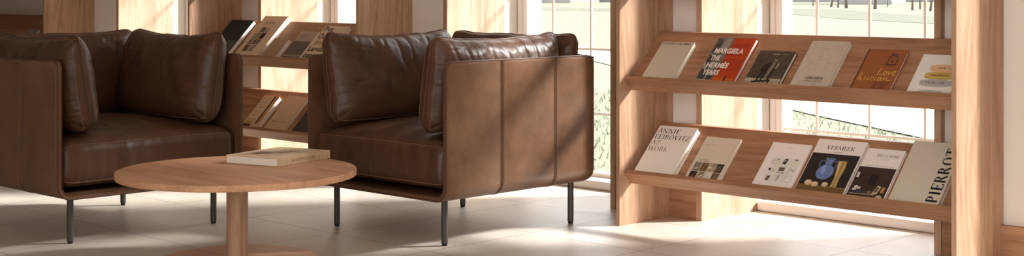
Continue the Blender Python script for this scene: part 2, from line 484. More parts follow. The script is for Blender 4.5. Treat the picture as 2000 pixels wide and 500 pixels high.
def book(label, x0, W, H, T, cover, draw, dz=0, group=None, soft=False, hinge=True, loc=None, rot=None, page='page', spine_draw=None, lean=0, cat='book'):
    if loc is None:
        y, z = sp(.0206, .0325, dz); loc = (x0, y, z); rot = (PI / 4, 0, 0)
    t = thing('book', label, cat, loc, rot, group)
    if isinstance(cover, tuple):
        key = 'cover_%d_%d_%d' % cover
        if key not in M: M[key] = grained(key, cover, .03, 200, .5)
        cover = key
    c = Cover(W, H, T, M[cover]); e = .0006 if soft else .0024
    def slab(x0, x1, y0, y1, z0, z1, b):
        q = bmesh.new(); box(q, x0, x1, y0, y1, z0, z1); bmesh.ops.bevel(q, geom=q.edges[:], offset=b, segments=2, profile=.5, affect='EDGES')
        me = bpy.data.meshes.new('tmp'); q.to_mesh(me); q.free(); c.bm.from_mesh(me); bpy.data.meshes.remove(me)
    bv = e * .3
    slab(0, W, 0, H, 0, e, bv); slab(0, W, 0, H, T - e, T, bv); slab(0, e, 0, H, e * .9, T - e * .9, bv)
    if draw: draw(c)
    if spine_draw: spine_draw(c)
    obj('cover', c.bm, c.mats, t)
    i = .0005 if soft else .0035
    bm = bmesh.new(); n = max(4, int(T / .0022)); z0, z1 = e + .0001, T - e - .0001
    # page block: leaves fanned very slightly so the fore-edge is not a plain face
    box(bm, e + .0002, W - i, i, H - i, z0, z1)
    bmesh.ops.bisect_plane
    obj('page_block', bm, page, t)
    return t

K = (26, 24, 23); GREY = (120, 112, 104)
R6 = 'books on the upper ledge of the right shelf'; R7 = 'books on the lower ledge of the right shelf'
M['bwphoto'] = photo('bw_interior_photo', [(60, 56, 52), (140, 132, 122), (96, 90, 84), (190, 182, 170)], 26, (1, .5, 1))
M['redphoto'] = photo('orange_photo', [(150, 48, 22), (178, 62, 26), (200, 84, 34)], 7, (.6, 2.5, 1))
M['darkphoto'] = photo('dark_sepia_photo', [(48, 42, 34), (78, 68, 54), (60, 52, 41)], 16)
M['floorphoto'] = photo('pale_sepia_photo', [(150, 138, 116), (186, 174, 150), (120, 108, 90)], 24, (1, 3, 1))
M['roomphoto'] = photo('dark_room_photo', [(30, 24, 22), (58, 42, 36), (40, 32, 30)], 18)
M['beigephoto'] = photo('beige_photo', [(120, 104, 84), (190, 174, 150), (96, 84, 70), (214, 200, 180)], 28)
M['brownphoto'] = photo('brown_photo', [(66, 54, 44), (120, 98, 76), (170, 148, 120)], 40, (1, .6, 1))
M['stonephoto'] = photo('pale_stone_photo', [(214, 208, 196), (232, 228, 220), (200, 192, 178)], 22)
M['linen'] = grained('linen_cover', (204, 194, 176), .06, 700, .8)
M['concrete_c'] = grained('concrete_cover', (196, 180, 162), .05, 40, .7)
M['goldpaint'] = photo('gold_brush', [(176, 140, 60), (206, 174, 96), (160, 124, 50)], 30, (.5, 3, 1))
M['peachpaint'] = plain('peach_brush', (222, 176, 136), .5)
M['greypaint'] = photo('grey_brush', [(168, 164, 160), (188, 184, 180)], 30, (.5, 3, 1))

def d_softer(c): c.sans('SOFTER VOLUMES', .04, .925, .155, .0125, (50, 46, 42), .005)
book('beige hardback with one black line of capitals on top, upper ledge, leftmost of its six', -3.945, .178, .230, .021, (196, 184, 166), d_softer, group=R6)

def d_marg(c):
    c.rect(0, 0, .44, 1, 'bwphoto'); c.rect(.44, 0, 1, 1, 'redphoto')
    for u0, v0, u1, v1 in ((.02, .08, .2, .30), (.26, .02, .4, .16), (.03, .44, .16, .60), (.22, .35, .30, .44)): c.rect(u0, v0, u1, v1, (66, 60, 56))
    c.poly([(.02, .66), (.12, .62), (.2, .8), (.16, .98), (.02, .98)], (88, 82, 76)); c.poly([(.2, .74), (.4, .7), (.4, .98), (.25, .98)], (150, 142, 132))
    for u, v, a in ((.10, .80, .5), (.05, .70, .4)): c.poly([(u, v), (u + .03, v - .01), (u + .09, v + .14), (u + .07, v + .15)], (40, 36, 34))
    c.rect(.0, .0, .42, .07, (172, 164, 150)); c.rect(.42, 0, .445, 1, (120, 104, 92))
    for v in (.3, .45, .62, .8): c.rect(.46, v, 1, v + .004, (150, 46, 24))
    c.rect(.46, .0, 1, .12, (196, 92, 34)); c.ell(.74, .155, .012, .012, (40, 22, 16)); c.poly([(.72, .05), (.735, .05), (.74, .09), (.75, .05), (.765, .05), (.76, .145), (.725, .145)], (40, 22, 16))
    W_ = (236, 226, 214)
    for s, u, v, w in (('MARGIELA', .10, .65, .150), ('THE', .10, .49, .048), ('HERMÈS', .10, .33, .112), ('YEARS', .10, .175, .084)): c.sans(s, u, v, w, .0285, W_, .035)
book('grey and orange hardback with four white lines of bold capitals', -3.654, .198, .264, .021, (150, 60, 30), d_marg, group=R6)

def d_bw(c):
    c.rect(0.008, .0, .992, .995, 'darkphoto'); c.rect(.008, 0, .992, .22, 'floorphoto')
    for v in (.04, .12): c.rect(.01, v, .99, v + .006, (90, 80, 66))
    for u in (.25, .5, .75): c.poly([(u, 0), (u + .008, 0), (u + .03, .21), (u + .024, .21)], (90, 80, 66))
    # a dark figure and a stool in front of a studio wall
    c.poly([(.30, .10), (.34, .10), (.42, .44), (.36, .44)], K); c.poly([(.42, .10), (.46, .10), (.48, .42), (.43, .42)], K)
    c.poly([(.30, .42), (.50, .38), (.60, .44), (.58, .62), (.46, .66), (.34, .60)], (34, 28, 23))
    c.poly([(.50, .22), (.58, .22), (.62, .5), (.66, .66), (.56, .70), (.52, .5)], (120, 110, 92))
    c.poly([(.60, .18), (.66, .18), (.70, .46), (.72, .64), (.64, .68)], (50, 43, 35)); c.ell(.60, .745, .035, .04, (176, 164, 144)); c.ell(.60, .765, .036, .024, (46, 38, 30))
    c.poly([(.68, .5), (.72, .48), (.76, .6), (.70, .68)], (150, 138, 118))
    c.poly([(.22, .09), (.72, .14), (.72, .19), (.22, .13)], (26, 21, 17)); c.rect(.56, .06, .70, .15, (30, 25, 20)); c.rect(.59, .08, .66, .13, 'floorphoto')
    fine_print(c, .44, .885, .20, .020, (226, 216, 200)); c.rect(.66, .889, .88, .897, (150, 140, 124))
book('small dark sepia hardback with a photograph of a figure beside a stool', -3.407, .173, .198, .020, (60, 52, 42), d_bw, group=R6)

def d_concrete(c):
    rn = random.Random(3)
    for _ in range(90):
        u, v = rn.random() * .96 + .02, rn.random() * .96 + .02
        r = rn.choice((.003, .004, .005)); c.ell(u, v, r, r * rn.uniform(.6, 1.3), (140, 122, 104), rn.random() * 3, 7)
    for u, v, r in ((.72, .66, .010), (.47, .63, .011), (.78, .5, .016), (.72, .42, .008), (.3, .82, .008), (.66, .82, .010), (.15, .6, .008), (.44, .24, .009), (.9, .82, .011), (.5, .8, .007)): c.ell(u, v, r, r * .7, (52, 44, 40), 1, 9)
    c.sans('CONCRETE', .34, .165, .086, .0125, K, .012); c.sans('COMME des GARÇONS', .34, .115, .083, .0068, (70, 62, 56))
    c.rect(.955, 0, .962, 1, (176, 160, 142))
book('pale speckled stone-coloured hardback with two lines of black capitals near its foot', -3.182, .177, .264, .019, 'concrete_c', d_concrete, group=R6)

def d_lucian(c):
    c.rect(0, 0, .035, 1, (92, 50, 26)); c.rect(.09, .955, .52, .966, (112, 62, 34))
    Y = (232, 186, 92); w = .0031
    def pen(*p): c.stroke(p, w, Y)
    # "Love"
    pen((.56, .57), (.54, .50), (.525, .43), (.56, .425), (.64, .435)); pen((.72, .50), (.67, .48), (.66, .43), (.70, .415), (.74, .45), (.725, .50))
    pen((.78, .50), (.80, .42), (.86, .50)); pen((.895, .455), (.95, .47), (.94, .505), (.905, .495), (.89, .44), (.92, .41), (.97, .42))
    # "Lucian"
    pen((.14, .455), (.12, .38), (.10, .29), (.12, .31), (.17, .335), (.16, .285), (.20, .27)); pen((.26, .36), (.25, .30), (.29, .285), (.34, .33), (.345, .36), (.345, .30), (.37, .285))
    pen((.47, .35), (.43, .35), (.405, .31), (.43, .28), (.48, .29)); pen((.53, .35), (.52, .285), (.55, .285)); pen((.53, .395), (.535, .402))
    pen((.66, .345), (.61, .345), (.59, .30), (.62, .28), (.67, .33), (.68, .35), (.67, .285), (.70, .285)); pen((.74, .35), (.735, .285), (.75, .32), (.79, .35), (.81, .32), (.81, .285), (.87, .29), (.93, .295))
    for s, v, wd in (('The Letters of', .225, .068), ('Lucian Freud', .165, .060), ('1939–1954', .105, .050)): c.sans(s, .52, v, wd, .0088, (66, 36, 22), .008)
    D = (48, 34, 28); w2 = .0024
    for p in (((.62, .66), (.63, .74), (.64, .82)), ((.64, .82), (.72, .845), (.83, .83)), ((.85, .82), (.86, .74), (.85, .66)), ((.60, .655), (.72, .645), (.88, .655)), ((.66, .86), (.68, .90), (.70, .86), (.73, .89), (.76, .86), (.80, .885), (.83, .86)), ((.70, .76), (.715, .765)), ((.77, .765), (.785, .76)), ((.72, .69), (.745, .72), (.77, .69), (.745, .74)), ((.60, .63), (.66, .64), (.74, .63), (.86, .635))): c.stroke(p, w2, D)
book('brown cloth hardback with yellow handwriting and a small dark drawing', -2.910, .172, .231, .016, (150, 86, 48), d_lucian, group=R6)

def blob(c, u0, v0, u1, v1, m):
    pts = []
    for i in range(40):
        a = 2 * PI * i / 40; cs, sn = math.cos(a), math.sin(a)
        x = math.copysign(abs(cs) ** .35, cs); y = math.copysign(abs(sn) ** .45, sn)
        pts.append(((u0 + u1) / 2 + (u1 - u0) / 2 * x + .012 * math.sin(3 * a + u0 * 9), (v0 + v1) / 2 + (v1 - v0) / 2 * y + .006 * math.sin(5 * a)))
    c.poly(pts, m)
def d_howto(c):
    blob(c, .30, .595, .97, .765, 'peachpaint'); blob(c, .255, .425, .95, .585, 'goldpaint'); blob(c, .215, .255, .93, .415, 'greypaint')
    for s, u, v, w in (('H O W   T O', .48, .665, .058), ('B A L A N C E', .41, .495, .066), ('Y O U R   L I F E', .33, .325, .078)): c.sans(s, u, v, w, .0078, K, .03)
    c.rect(.27, .155, .80, .164, (120, 108, 96)); c.rect(.24, .125, .80, .134, (120, 108, 96)); c.sans('ROBIN JONES', .38, .055, .05, .0052, K, .02)
book('white paperback with peach, gold and grey brush strokes', -2.671, .178, .218, .009, (234, 227, 217), d_howto, group=R6, soft=True)

def d_annie(c):
    c.serif('ANNIE', .035, .842, .122, .026, (22, 20, 19)); c.serif('LEIBOVITZ', .035, .715, .192, .026, (22, 20, 19))
    c.serif('AT', .035, .588, .047, .026, (140, 126, 100)); c.serif('WORK', .035, .46, .108, .026, (140, 126, 100))
book('thick white hardback with two black and two grey lines of serif capitals', -3.979, .212, .272, .029, (234, 226, 219), d_annie, -.415, R7)

def d_soft(c):
    c.serif('SOFT', .11, .895, .034, .0075, (140, 122, 98), gap=.6); c.serif('MINIMAL', .11, .805, .066, .0075, (140, 122, 98), gap=.55)
    c.sans('A Design Approach', .11, .475, .050, .0055, (90, 80, 68)); c.sans('to Contemporary Building', .11, .435, .062, .0055, (90, 80, 68))
    mm = ['bwphoto', 'brownphoto', 'beigephoto', 'roomphoto', 'roomphoto', 'beigephoto', 'stonephoto', 'brownphoto']
    for r in range(2):
        for k in range(4):
            u = .09 + k * .21; v = .225 - r * .205
            c.rect(u, v, u + .195, v + .19, mm[r * 4 + k])
    c.ell(.20, .28, .05, .035, (200, 180, 150)); c.poly([(.34, .24), (.40, .24), (.44, .4), (.40, .4)], (150, 110, 70)); c.ell(.56, .32, .04, .04, (224, 212, 192)); c.ell(.2, .10, .04, .05, (110, 70, 44)); c.poly([(.33, .05), (.46, .13), (.47, .16), (.36, .1)], (226, 214, 196))
    for k in range(5): c.rect(.745 + k * .032, .25, .752 + k * .032, .37, (190, 170, 130))
    for k in range(6): c.rect(.53 + k * .028, .03, .536 + k * .028, .2, (150, 134, 112))
    c.stroke(((.93, .35), (.935, .6), (.93, .9)), .0012, (196, 178, 152))
book('cream book with a block of eight small square photographs', -3.714, .184, .245, .012, (214, 200, 180), d_soft, -.415, R7)

def d_grid(c):
    fine_print(c, .46, .895, .13, .012, (176, 166, 156))
    for r in range(3):
        for k in range(3):
            u = .215 + k * .24; v = .53 - r * .175
            c.rect(u, v, u + .215, v + .155, 'stonephoto')
    D = (40, 36, 34)
    c.poly([(.24, .55), (.40, .55), (.36, .62), (.33, .62)], (226, 220, 208)); c.ell(.37, .635, .018, .02, (110, 90, 70))
    c.poly([(.50, .56), (.585, .545), (.61, .66), (.53, .67)], D); c.poly([(.53, .60), (.56, .6), (.57, .64), (.54, .64)], (200, 190, 180))
    c.ell(.80, .59, .07, .05, (230, 224, 208)); c.rect(.78, .645, .85, .665, D)
    c.ell(.265, .425, .035, .034, D); c.ell(.37, .40, .025, .03, (190, 176, 160)); c.rect(.49, .40, .63, .48, (104, 88, 66)); c.rect(.47, .355, .66, .372, (150, 134, 112))
    c.stroke(((.72, .36), (.78, .44), (.86, .41), (.90, .48)), .0016, (120, 104, 88)); c.stroke(((.72, .43), (.80, .46), (.88, .40)), .0012, (120, 104, 88))
    c.poly([(.27, .20), (.35, .19), (.37, .29), (.29, .28)], (62, 48, 40)); c.poly([(.28, .215), (.33, .21), (.34, .25), (.30, .26)], (170, 116, 78)); c.stroke(((.54, .2), (.565, .26), (.56, .31)), .004, (150, 134, 112)); c.ell(.56, .215, .02, .022, (190, 176, 156)); c.poly([(.73, .2), (.88, .2), (.84, .3)], (240, 236, 230))
book('thin white book with nine small pale pictures in three rows', -3.373, .190, .250, .008, (238, 230, 224), d_grid, -.415, R7, soft=True)

def d_vermeer(c):
    c.serif('VERMEER', .24, .815, .128, .021, (24, 22, 22)); fine_print(c, .42, .765, .21, .011, (96, 90, 86), 3)
    c.rect(.02, .0, .98, .735, (34, 29, 29))
    # a plain still life: a two-handled blue jar, three pale fruits, an ochre cloth hanging over a ledge
    c.poly([(.60, .62), (.78, .62), (.80, .50), (.78, .30), (.80, .06), (.74, .02), (.66, .05), (.68, .30), (.64, .48)], (184, 154, 92))
    c.poly([(.70, .60), (.73, .60), (.74, .30), (.73, .06), (.705, .06), (.715, .30)], (146, 116, 64)); c.poly([(.64, .60), (.67, .60), (.70, .40), (.69, .28), (.675, .40)], (212, 188, 128))
    c.ell(.44, .40, .17, .17, (104, 126, 172)); c.rect(.37, .54, .51, .64, (104, 126, 172)); c.ell(.44, .64, .10, .025, (136, 156, 196)); c.ell(.44, .64, .075, .014, (50, 58, 86))
    c.stroke(((.36, .60), (.27, .58), (.29, .48)), .006, (86, 106, 150)); c.stroke(((.52, .60), (.61, .58), (.59, .48)), .006, (86, 106, 150)); c.ell(.39, .44, .05, .10, (134, 156, 198), .1)
    c.rect(.02, .0, .98, .14, (110, 84, 44)); c.rect(.02, .14, .98, .15, (150, 118, 66))
    for u, v, r in ((.22, .19, .075), (.36, .17, .07), (.56, .18, .065)): c.ell(u, v, r, r * .8, (206, 174, 140)); c.ell(u - .015, v + .015, r * .5, r * .4, (226, 200, 172))
book('large white hardback with a dark picture of blue and ochre shapes', -3.160, .226, .282, .017, (236, 228, 221), d_vermeer, -.415, R7)

def d_home(c):
    c.serif('THIS IS HOME', .30, .845, .098, .0125, (40, 36, 34), gap=.06); c.rect(.44, .795, .70, .800, (190, 178, 168))
    c.sans('T H E   A R T   O F   S I M P L E   L I V I N G', .12, .655, .128, .0048, (70, 64, 60)); c.rect(0, .0, .975, .635, 'roomphoto')
    c.rect(.40, .30, .62, .5, (24, 19, 18)); c.rect(.1, .60, .975, .635, (58, 46, 42)); c.rect(.03, .42, .10, .52, (206, 198, 190))
    for u, v in ((.1, .22), (.18, .20), (.08, .17)): c.poly([(u, v), (u + .1, v + .01), (u + .09, v + .05), (u + .01, v + .04)], (214, 206, 198))
    c.rect(.05, .14, .62, .17, (64, 58, 82)); c.rect(.04, .105, .70, .125, (150, 130, 110)); c.poly([(.62, .12), (.76, .14), (.80, .28), (.70, .30)], (200, 180, 140)); c.poly([(.66, .16), (.73, .17), (.76, .26), (.70, .27)], (90, 74, 60)); c.poly([(.82, .17), (.90, .16), (.92, .26), (.84, .28)], (186, 130, 62))
    c.ell(.84, .08, .08, .06, (196, 182, 160)); c.rect(.10, .03, .6, .06, (220, 208, 194)); c.rect(.50, .13, .6, .18, (120, 104, 92))
book('white book above a dark photograph of a living room', -2.925, .165, .259, .013, (234, 226, 219), d_home, -.415, R7)

def d_pierrot(c): c.serif('PIERROT', .955, .055, .262, .047, (16, 15, 15), serifs=False, fat=1.45, thin=1.5, gap=.06, vertical=True)
book('large linen hardback with black capitals running up its right edge', -2.736, .206, .305, .026, 'linen', d_pierrot, -.415, R7)

# books on the shelf between the armchairs
R8 = 'books on the upper ledge of the middle shelf'; R9 = 'books on the lower ledge of the middle shelf'
M['tealphoto'] = photo('teal_photo', [(44, 52, 52), (70, 80, 78), (92, 100, 96)], 20, (1, 3, 1))
def d_teal(c): c.rect(.0, .06, .97, .40, 'tealphoto'); c.rect(0, .40, 1, .405, (90, 98, 94))
book('dark teal hardback leaning at the left end of the middle shelf', -7.335, .228, .288, .029, (42, 54, 54), d_teal, 0, R8)
def d_art(c):
    c.sans('Artisans', .24, .80, .10, .024, (80, 66, 54)); c.rect(.22, .77, .7, .775, (150, 130, 112))
    cols = ['brownphoto', 'beigephoto', 'bwphoto', 'brownphoto', 'beigephoto', 'roomphoto', 'brownphoto', 'beigephoto']
    for k, (a, b, d, e) in enumerate(((.18, .10, .40, .26), (.42, .10, .66, .26), (.18, .28, .34, .40), (.36, .28, .66, .40), (.18, .42, .46, .56), (.48, .42, .66, .56), (.30, .58, .52, .70), (.54, .58, .66, .70))): c.rect(a, b, d, e, cols[k])
book('cream hardback with a dark collage of small craft photographs', -7.017, .228, .320, .036, (214, 190, 164), d_art, 0, R8)
book('small plain tan hardback standing in front of a taller cream one', -6.762, .136, .150, .030, (170, 144, 118), lambda c: c.rect(.86, 0, .875, 1, (140, 116, 94)), 0, R8)
M['sunset'] = photo('misty_grey_photo', [(88, 76, 68), (110, 96, 86), (74, 64, 58)], 9, (.6, 2, 1))
def d_grey(c):
    c.rect(0, 0, 1, .66, 'sunset'); c.rect(0, .13, 1, .2, (150, 132, 116)); c.rect(0, 0, 1, .12, (64, 55, 50))
    fine_print(c, .22, .86, .40, .026, (98, 86, 78), 3); fine_print(c, .22, .80, .32, .026, (70, 60, 54))
book('paperback with a misty grey photograph under a pale band', -6.595, .162, .227, .012, (176, 154, 138), d_grey, 0, R8, soft=True)
def d_piet(c):
    B = (34, 30, 28)
    for s, u, v, w, m in (('Piet', .06, .84, .085, B), ('Oudolf', .04, .63, .15, B), ('des', .07, .45, .085, (150, 124, 84)), ('Lands', .03, .26, .13, B), ('capes', .03, .07, .13, B)): c.sans(s, u, v, w, .040, m, .018)
book('cream book with large black lower-case lettering beside the right armchair', -6.395, .218, .263, .024, (216, 192, 162), d_piet, 0, R8)
def d_chg(c):
    for s, v, w in (('THE', .87, .02), ('CHANGERS', .75, .06), ('A WORLD', .60, .058), ('IN THE', .48, .036), ('MAKING', .36, .05)): c.sans(s, .10, v, w, .012, (130, 112, 92))
    c.rect(0, 0, .60, .27, (190, 162, 124)); c.poly([(0, 0), (.55, 0), (.5, .1), (.2, .12), (0, .09)], (58, 48, 42)); c.rect(.22, .08, .42, .17, (170, 112, 52))
    c.rect(.72, .12, .80, 1, (54, 44, 40)); c.rect(.82, .12, .99, 1, (196, 150, 98)); c.rect(.86, .12, .93, .45, (170, 104, 54))
book('cream hardback with dark and tan stripes down its right side', -6.957, .152, .245, .030, (208, 182, 152), d_chg, -.415, R9)
def d_mies(c): c.sans('MIES VAN DER ROHE', .16, .255, .125, .0088, (130, 108, 88), .012); c.rect(.93, 0, .945, 1, (196, 170, 146))
book('plain pinkish tan hardback with one small line of capitals across it', -6.757, .196, .270, .016, (204, 174, 146), d_mies, -.415, R9)
book('dark brown book almost hidden behind the right armchair on the lower ledge', -6.49, .19, .215, .018, (66, 50, 42), lambda c: c.rect(.1, .7, .6, .8, (130, 104, 84)), -.415, R9)
# behind the left armchair
book('small grey book on the dark shelf behind the left armchair', -9.78, .15, .155, .018, (150, 142, 132), lambda c: c.rect(.2, .6, .8, .68, (110, 104, 96)), 0)

# book lying on the round table
TZ = .361
def d_auth(c):
    c.rect(.2, .14, .9, .9, 'authphoto')
    for p, m in (([(.3, .3), (.5, .25), (.6, .5), (.35, .6)], (150, 112, 84)), ([(.5, .55), (.8, .5), (.82, .75), (.6, .8)], (120, 84, 60)), ([(.25, .65), (.5, .62), (.55, .82), (.3, .86)], (186, 160, 134)), ([(.6, .2), (.85, .18), (.86, .42), (.66, .45)], (200, 178, 152))): c.poly(p, m)
M['authphoto'] = photo('faded_interior_photo', [(150, 118, 92), (206, 186, 160), (172, 142, 114), (222, 206, 184)], 18, (1, .5, 1))
def d_auth_spine(c):
    P, w = serif_polys('THE AUTHENTIC HOME'); mi = c.mi((70, 58, 48)); L = .150
    for p in P:
        try: c.bm.faces.new([c.bm.verts.new((-.0003, c.H - .085 - x / w * L, .010 + y * .0115)) for x, y in p][::1]).material_index = mi
        except ValueError: pass
    mi2 = c.mi((150, 130, 108))
    for k in range(2):
        y = .022 - k * .0; 
    c.bm.faces.new([c.bm.verts.new(q) for q in ((-.0003, .020, .008), (-.0003, .020, .024), (-.0003, .0185, .024), (-.0003, .0185, .008))]).material_index = mi2
book('thick cream book lying flat on the round oak table', 0, .259, .333, .032, (206, 180, 148), d_auth, loc=(-4.517, 3.587, TZ + .0006), rot=(0, 0, math.atan2(-.250, -.968)), spine_draw=d_auth_spine)

# ------------------------------------------------------------------ round table
tb = thing('side_table', 'round oak pedestal table in front of the two leather armchairs', 'table', (-4.492, 3.121, 0))
def disc(r, z0, z1, b):
    bm = bmesh.new(); pr = [(r - b, z0)]
    for k in range(1, 5): a = PI / 2 * k / 4; pr.append((r - b + b * math.sin(a), z0 + b - b * math.cos(a)))
    for k in range(0, 5): a = PI / 2 * k / 4; pr.append((r - b + b * math.cos(a), z1 - b + b * math.sin(a)))
    lathe(bm, pr, n=160); return bm
obj('tabletop', disc(.4505, TZ - .025, TZ, .004), 'wood_t', tb, sm=.5)
bm = bmesh.new(); lathe(bm, [(.0405, .0225), (.0405, TZ - .0255)], n=48); obj('pedestal', bm, 'wood_z2', tb, sm=.5)
obj('base', disc(.300, .0006, .022, .004), 'wood_t', tb, sm=.5)

# ------------------------------------------------------------------ leather armchairs
HX, HY, Z0, Z1, TH = .448, .464, .190, .752, .022      # half width, half depth, underside, top, shell thickness
RB = .062                                              # radius where sides turn into underside / back
def grid_axis(a, b, n, dense=0):
    return [a + (b - a) * i / n for i in range(n + 1)]

SEAMS_Y = (-.150, .177)
def shell_map(p, off=0.0):
    """open box point -> rounded tub; off moves inwards"""
    x, y, z = p
    r = RB
    ix, iy0, iy1, iz0 = HX - r, -9, HY - r, Z0 + r
    cx = max(-ix, min(ix, x)); cy = min(iy1, y); cz = max(iz0, z)
    d = Vector((x - cx, y - cy, z - cz))
    if d.length > 1e-9:
        n = d.normalized(); q = Vector((cx, cy, cz)) + n * (r - off)
    else:
        q = Vector((x, y, z)); n = Vector((0, 0, 0))
    # round the free front-top corner of each side, soften the back-top corners
    rc = .032
    ty, tz = -HY + rc, Z1 - rc
    if q.y < ty and q.z > tz and abs(x) >= HX - 1e-6:
        a, b = (ty - q.y) / rc, (q.z - tz) / rc; m = max(a, b); h = math.hypot(a, b)
        if h > 1e-9: q.y = ty - rc * a * m / h; q.z = tz + rc * b * m / h
    e = max(0, min(1, (math.hypot(max(0, abs(q.x) - (HX - .10)), max(0, q.y - (HY - .10))) - .06) / .075))
    if abs(q.x) > HX - .11 and q.y > HY - .11: q.z -= .020 * e * e * max(0, (q.z - .5) / .25) ** 2
    rb2 = .030
    if q.z < Z0 + .2 and q.y < -HY + rb2 and abs(x) < 9:
        pass
    return q, n

def puff(q, n):
    """sides upholstered in three padded panels"""
    if n.length < .5 or abs(n.x) < .6: return q
    ys = (-HY, SEAMS_Y[0], SEAMS_Y[1], HY)
    for a, b in zip(ys, ys[1:]):
        if a <= q.y <= b:
            t = (q.y - a) / (b - a) * 2 - 1; w = (1 - t ** 4)
            zt = max(0, min(1, (Z1 - q.z) / .05)) ; return q + n * (.0055 * w * (.35 + .65 * zt ** .5) - .002)
    return q

def build_shell(parent):
    nx, ny, nz = 44, 52, 34
    pts = {}
    bm = bmesh.new()
    # sides get x at corner of box so the clamp rounds them
    def V(key, p, inner):
        k = (key, inner)
        if k not in pts:
            q, n = shell_map(p, TH if inner else 0)
            if not inner: q = puff(q, n)
            pts[k] = bm.verts.new(q)
        return pts[k]
    # non-uniform samples: dense near rounded edges
    def samples(lo, hi, n, r0, r1):
        s = [lo]
        if r0: s += [lo + RB * k / 7 for k in range(1, 8)]
        a = lo + (RB if r0 else 0); b = hi - (RB if r1 else 0)
        if not r0: s += [lo + .032 * k / 5 for k in range(1, 6)]; a = lo + .032
        if not r1: b = hi - .032
        s += [a + (b - a) * k / n for k in range(1, n + 1)]
        if r1: s += [b + RB * k / 7 for k in range(1, 8)]
        else: s += [b + .032 * k / 5 for k in range(1, 6)]
        return s
    XS = samples(-HX, HX, 18, True, True); YS = samples(-HY, HY, 30, False, True); ZS = samples(Z0, Z1, 16, True, False)
    for inner in (False, True):
        def F(a): 
            try: bm.faces.new(a if not inner else a[::-1])
            except ValueError: pass
        for sx in (-1, 1):
            for j in range(len(YS) - 1):
                for k in range(len(ZS) - 1):
                    a = [V((sx * HX, yy, zz), (sx * HX, yy, zz), inner) for yy, zz in ((YS[j], ZS[k]), (YS[j + 1], ZS[k]), (YS[j + 1], ZS[k + 1]), (YS[j], ZS[k + 1]))]
                    F(a if sx > 0 else a[::-1])
        for i in range(len(XS) - 1):
            for j in range(len(YS) - 1):
                a = [V((xx, yy, Z0), (xx, yy, Z0), inner) for xx, yy in ((XS[i], YS[j]), (XS[i], YS[j + 1]), (XS[i + 1], YS[j + 1]), (XS[i + 1], YS[j]))]
                F(a)
            for k in range(len(ZS) - 1):
                a = [V((xx, HY, zz), (xx, HY, zz), inner) for xx, zz in ((XS[i], ZS[k]), (XS[i], ZS[k + 1]), (XS[i + 1], ZS[k + 1]), (XS[i + 1], ZS[k]))]
                F(a)
    # rim: down the left front edge, along the front of the underside, up the right, back along the top
    rim = []
    rim += [(-HX, -HY, z) for z in ZS[::-1]] + [(x, -HY, Z0) for x in XS[1:]] + [(HX, -HY, z) for z in ZS[1:]]
    rim += [(HX, y, Z1) for y in YS[1:]] + [(x, HY, Z1) for x in XS[::-1][1:]] + [(-HX, y, Z1) for y in YS[::-1][1:-1]]
    n = len(rim)
    for i in range(n):
        a, b = rim[i], rim[(i + 1) % n]
        try: bm.faces.new((pts[(a, False)], pts[(b, False)], pts[(b, True)], pts[(a, True)]))
        except (ValueError, KeyError): pass
    bmesh.ops.recalc_face_normals(bm, faces=bm.faces[:])
    co = [pts[(p, False)].co.copy() for p in rim]; ci = [pts[(p, True)].co.copy() for p in rim]
    sh = obj('shell', bm, 'leather', parent, sm=.9)
    # piping around the outer and inner rim, with a stitched line beside it
    w = bmesh.new()
    tube(w, [c + (i_ - c) * .12 for c, i_ in zip(co, ci)], .0042, True, 8, 0)
    tube(w, [i_ + (c - i_) * .12 for c, i_ in zip(co, ci)], .0030, True, 6, 0)
    obj('piping', w, 'piping', sh, sm=1)
    # stitch line on the outside faces about 9 mm from the rim
    path = []
    d = .011
    for sx in (-1, 1):
        zz = [z for z in ZS if z > Z0 + RB][::-1]
        pth = [(sx * HX, -HY + d, z) for z in reversed(zz) if z < Z1 - .034] + [(sx * HX, -HY + .032 - .021 * math.cos(a), Z1 - .032 + .021 * math.sin(a)) for a in (.4, .8, 1.2)] + [(sx * HX, y, Z1 - d) for y in YS if y > -HY + .034]
        P = []
        for p in pth:
            q, n_ = shell_map(p); q = puff(q, Vector((sx, 0, 0))) if abs(q.x) > HX - .01 else q
            P.append(q + Vector((sx * .0004, 0, 0)))
        s = bmesh.new(); dashes(s, P, .0009, .006, .003)
        obj('stitching', s, 'stitch', sh, sm=1)
    # raised sewn seams that split each side into three panels
    for sx in (-1, 1):
        for ys in SEAMS_Y:
            b = bmesh.new()
            for dy, r in ((-.0042, .0036), (.0042, .0036)):
                P = []
                for z in [Z1 - .001] + [z for z in ZS[::-1] if z < Z1 - .002]:
                    q, n_ = shell_map((sx * HX, ys + dy, z)); P.append(q - n_ * .0014)
                for k in range(1, 8):
                    q, n_ = shell_map((sx * (HX - RB * k / 7), ys + dy, Z0)); P.append(q - n_ * .0014)
                tube(b, P, r, False, 6, 0)
                P = []
                for z in [Z1 - .003] + [z for z in ZS[::-1] if z < Z1 - .004]:
                    q, n_ = shell_map((sx * HX, ys + dy * 2.3, z)); P.append(q + n_ * .0006)
                dashes(b, P, .0009, .006, .003, 1)
            obj('side_seam', b, ['piping', 'stitch'], sh, sm=1)
    return sh

def fnoise(x, y, z): return noise.noise(Vector((x, y, z)))

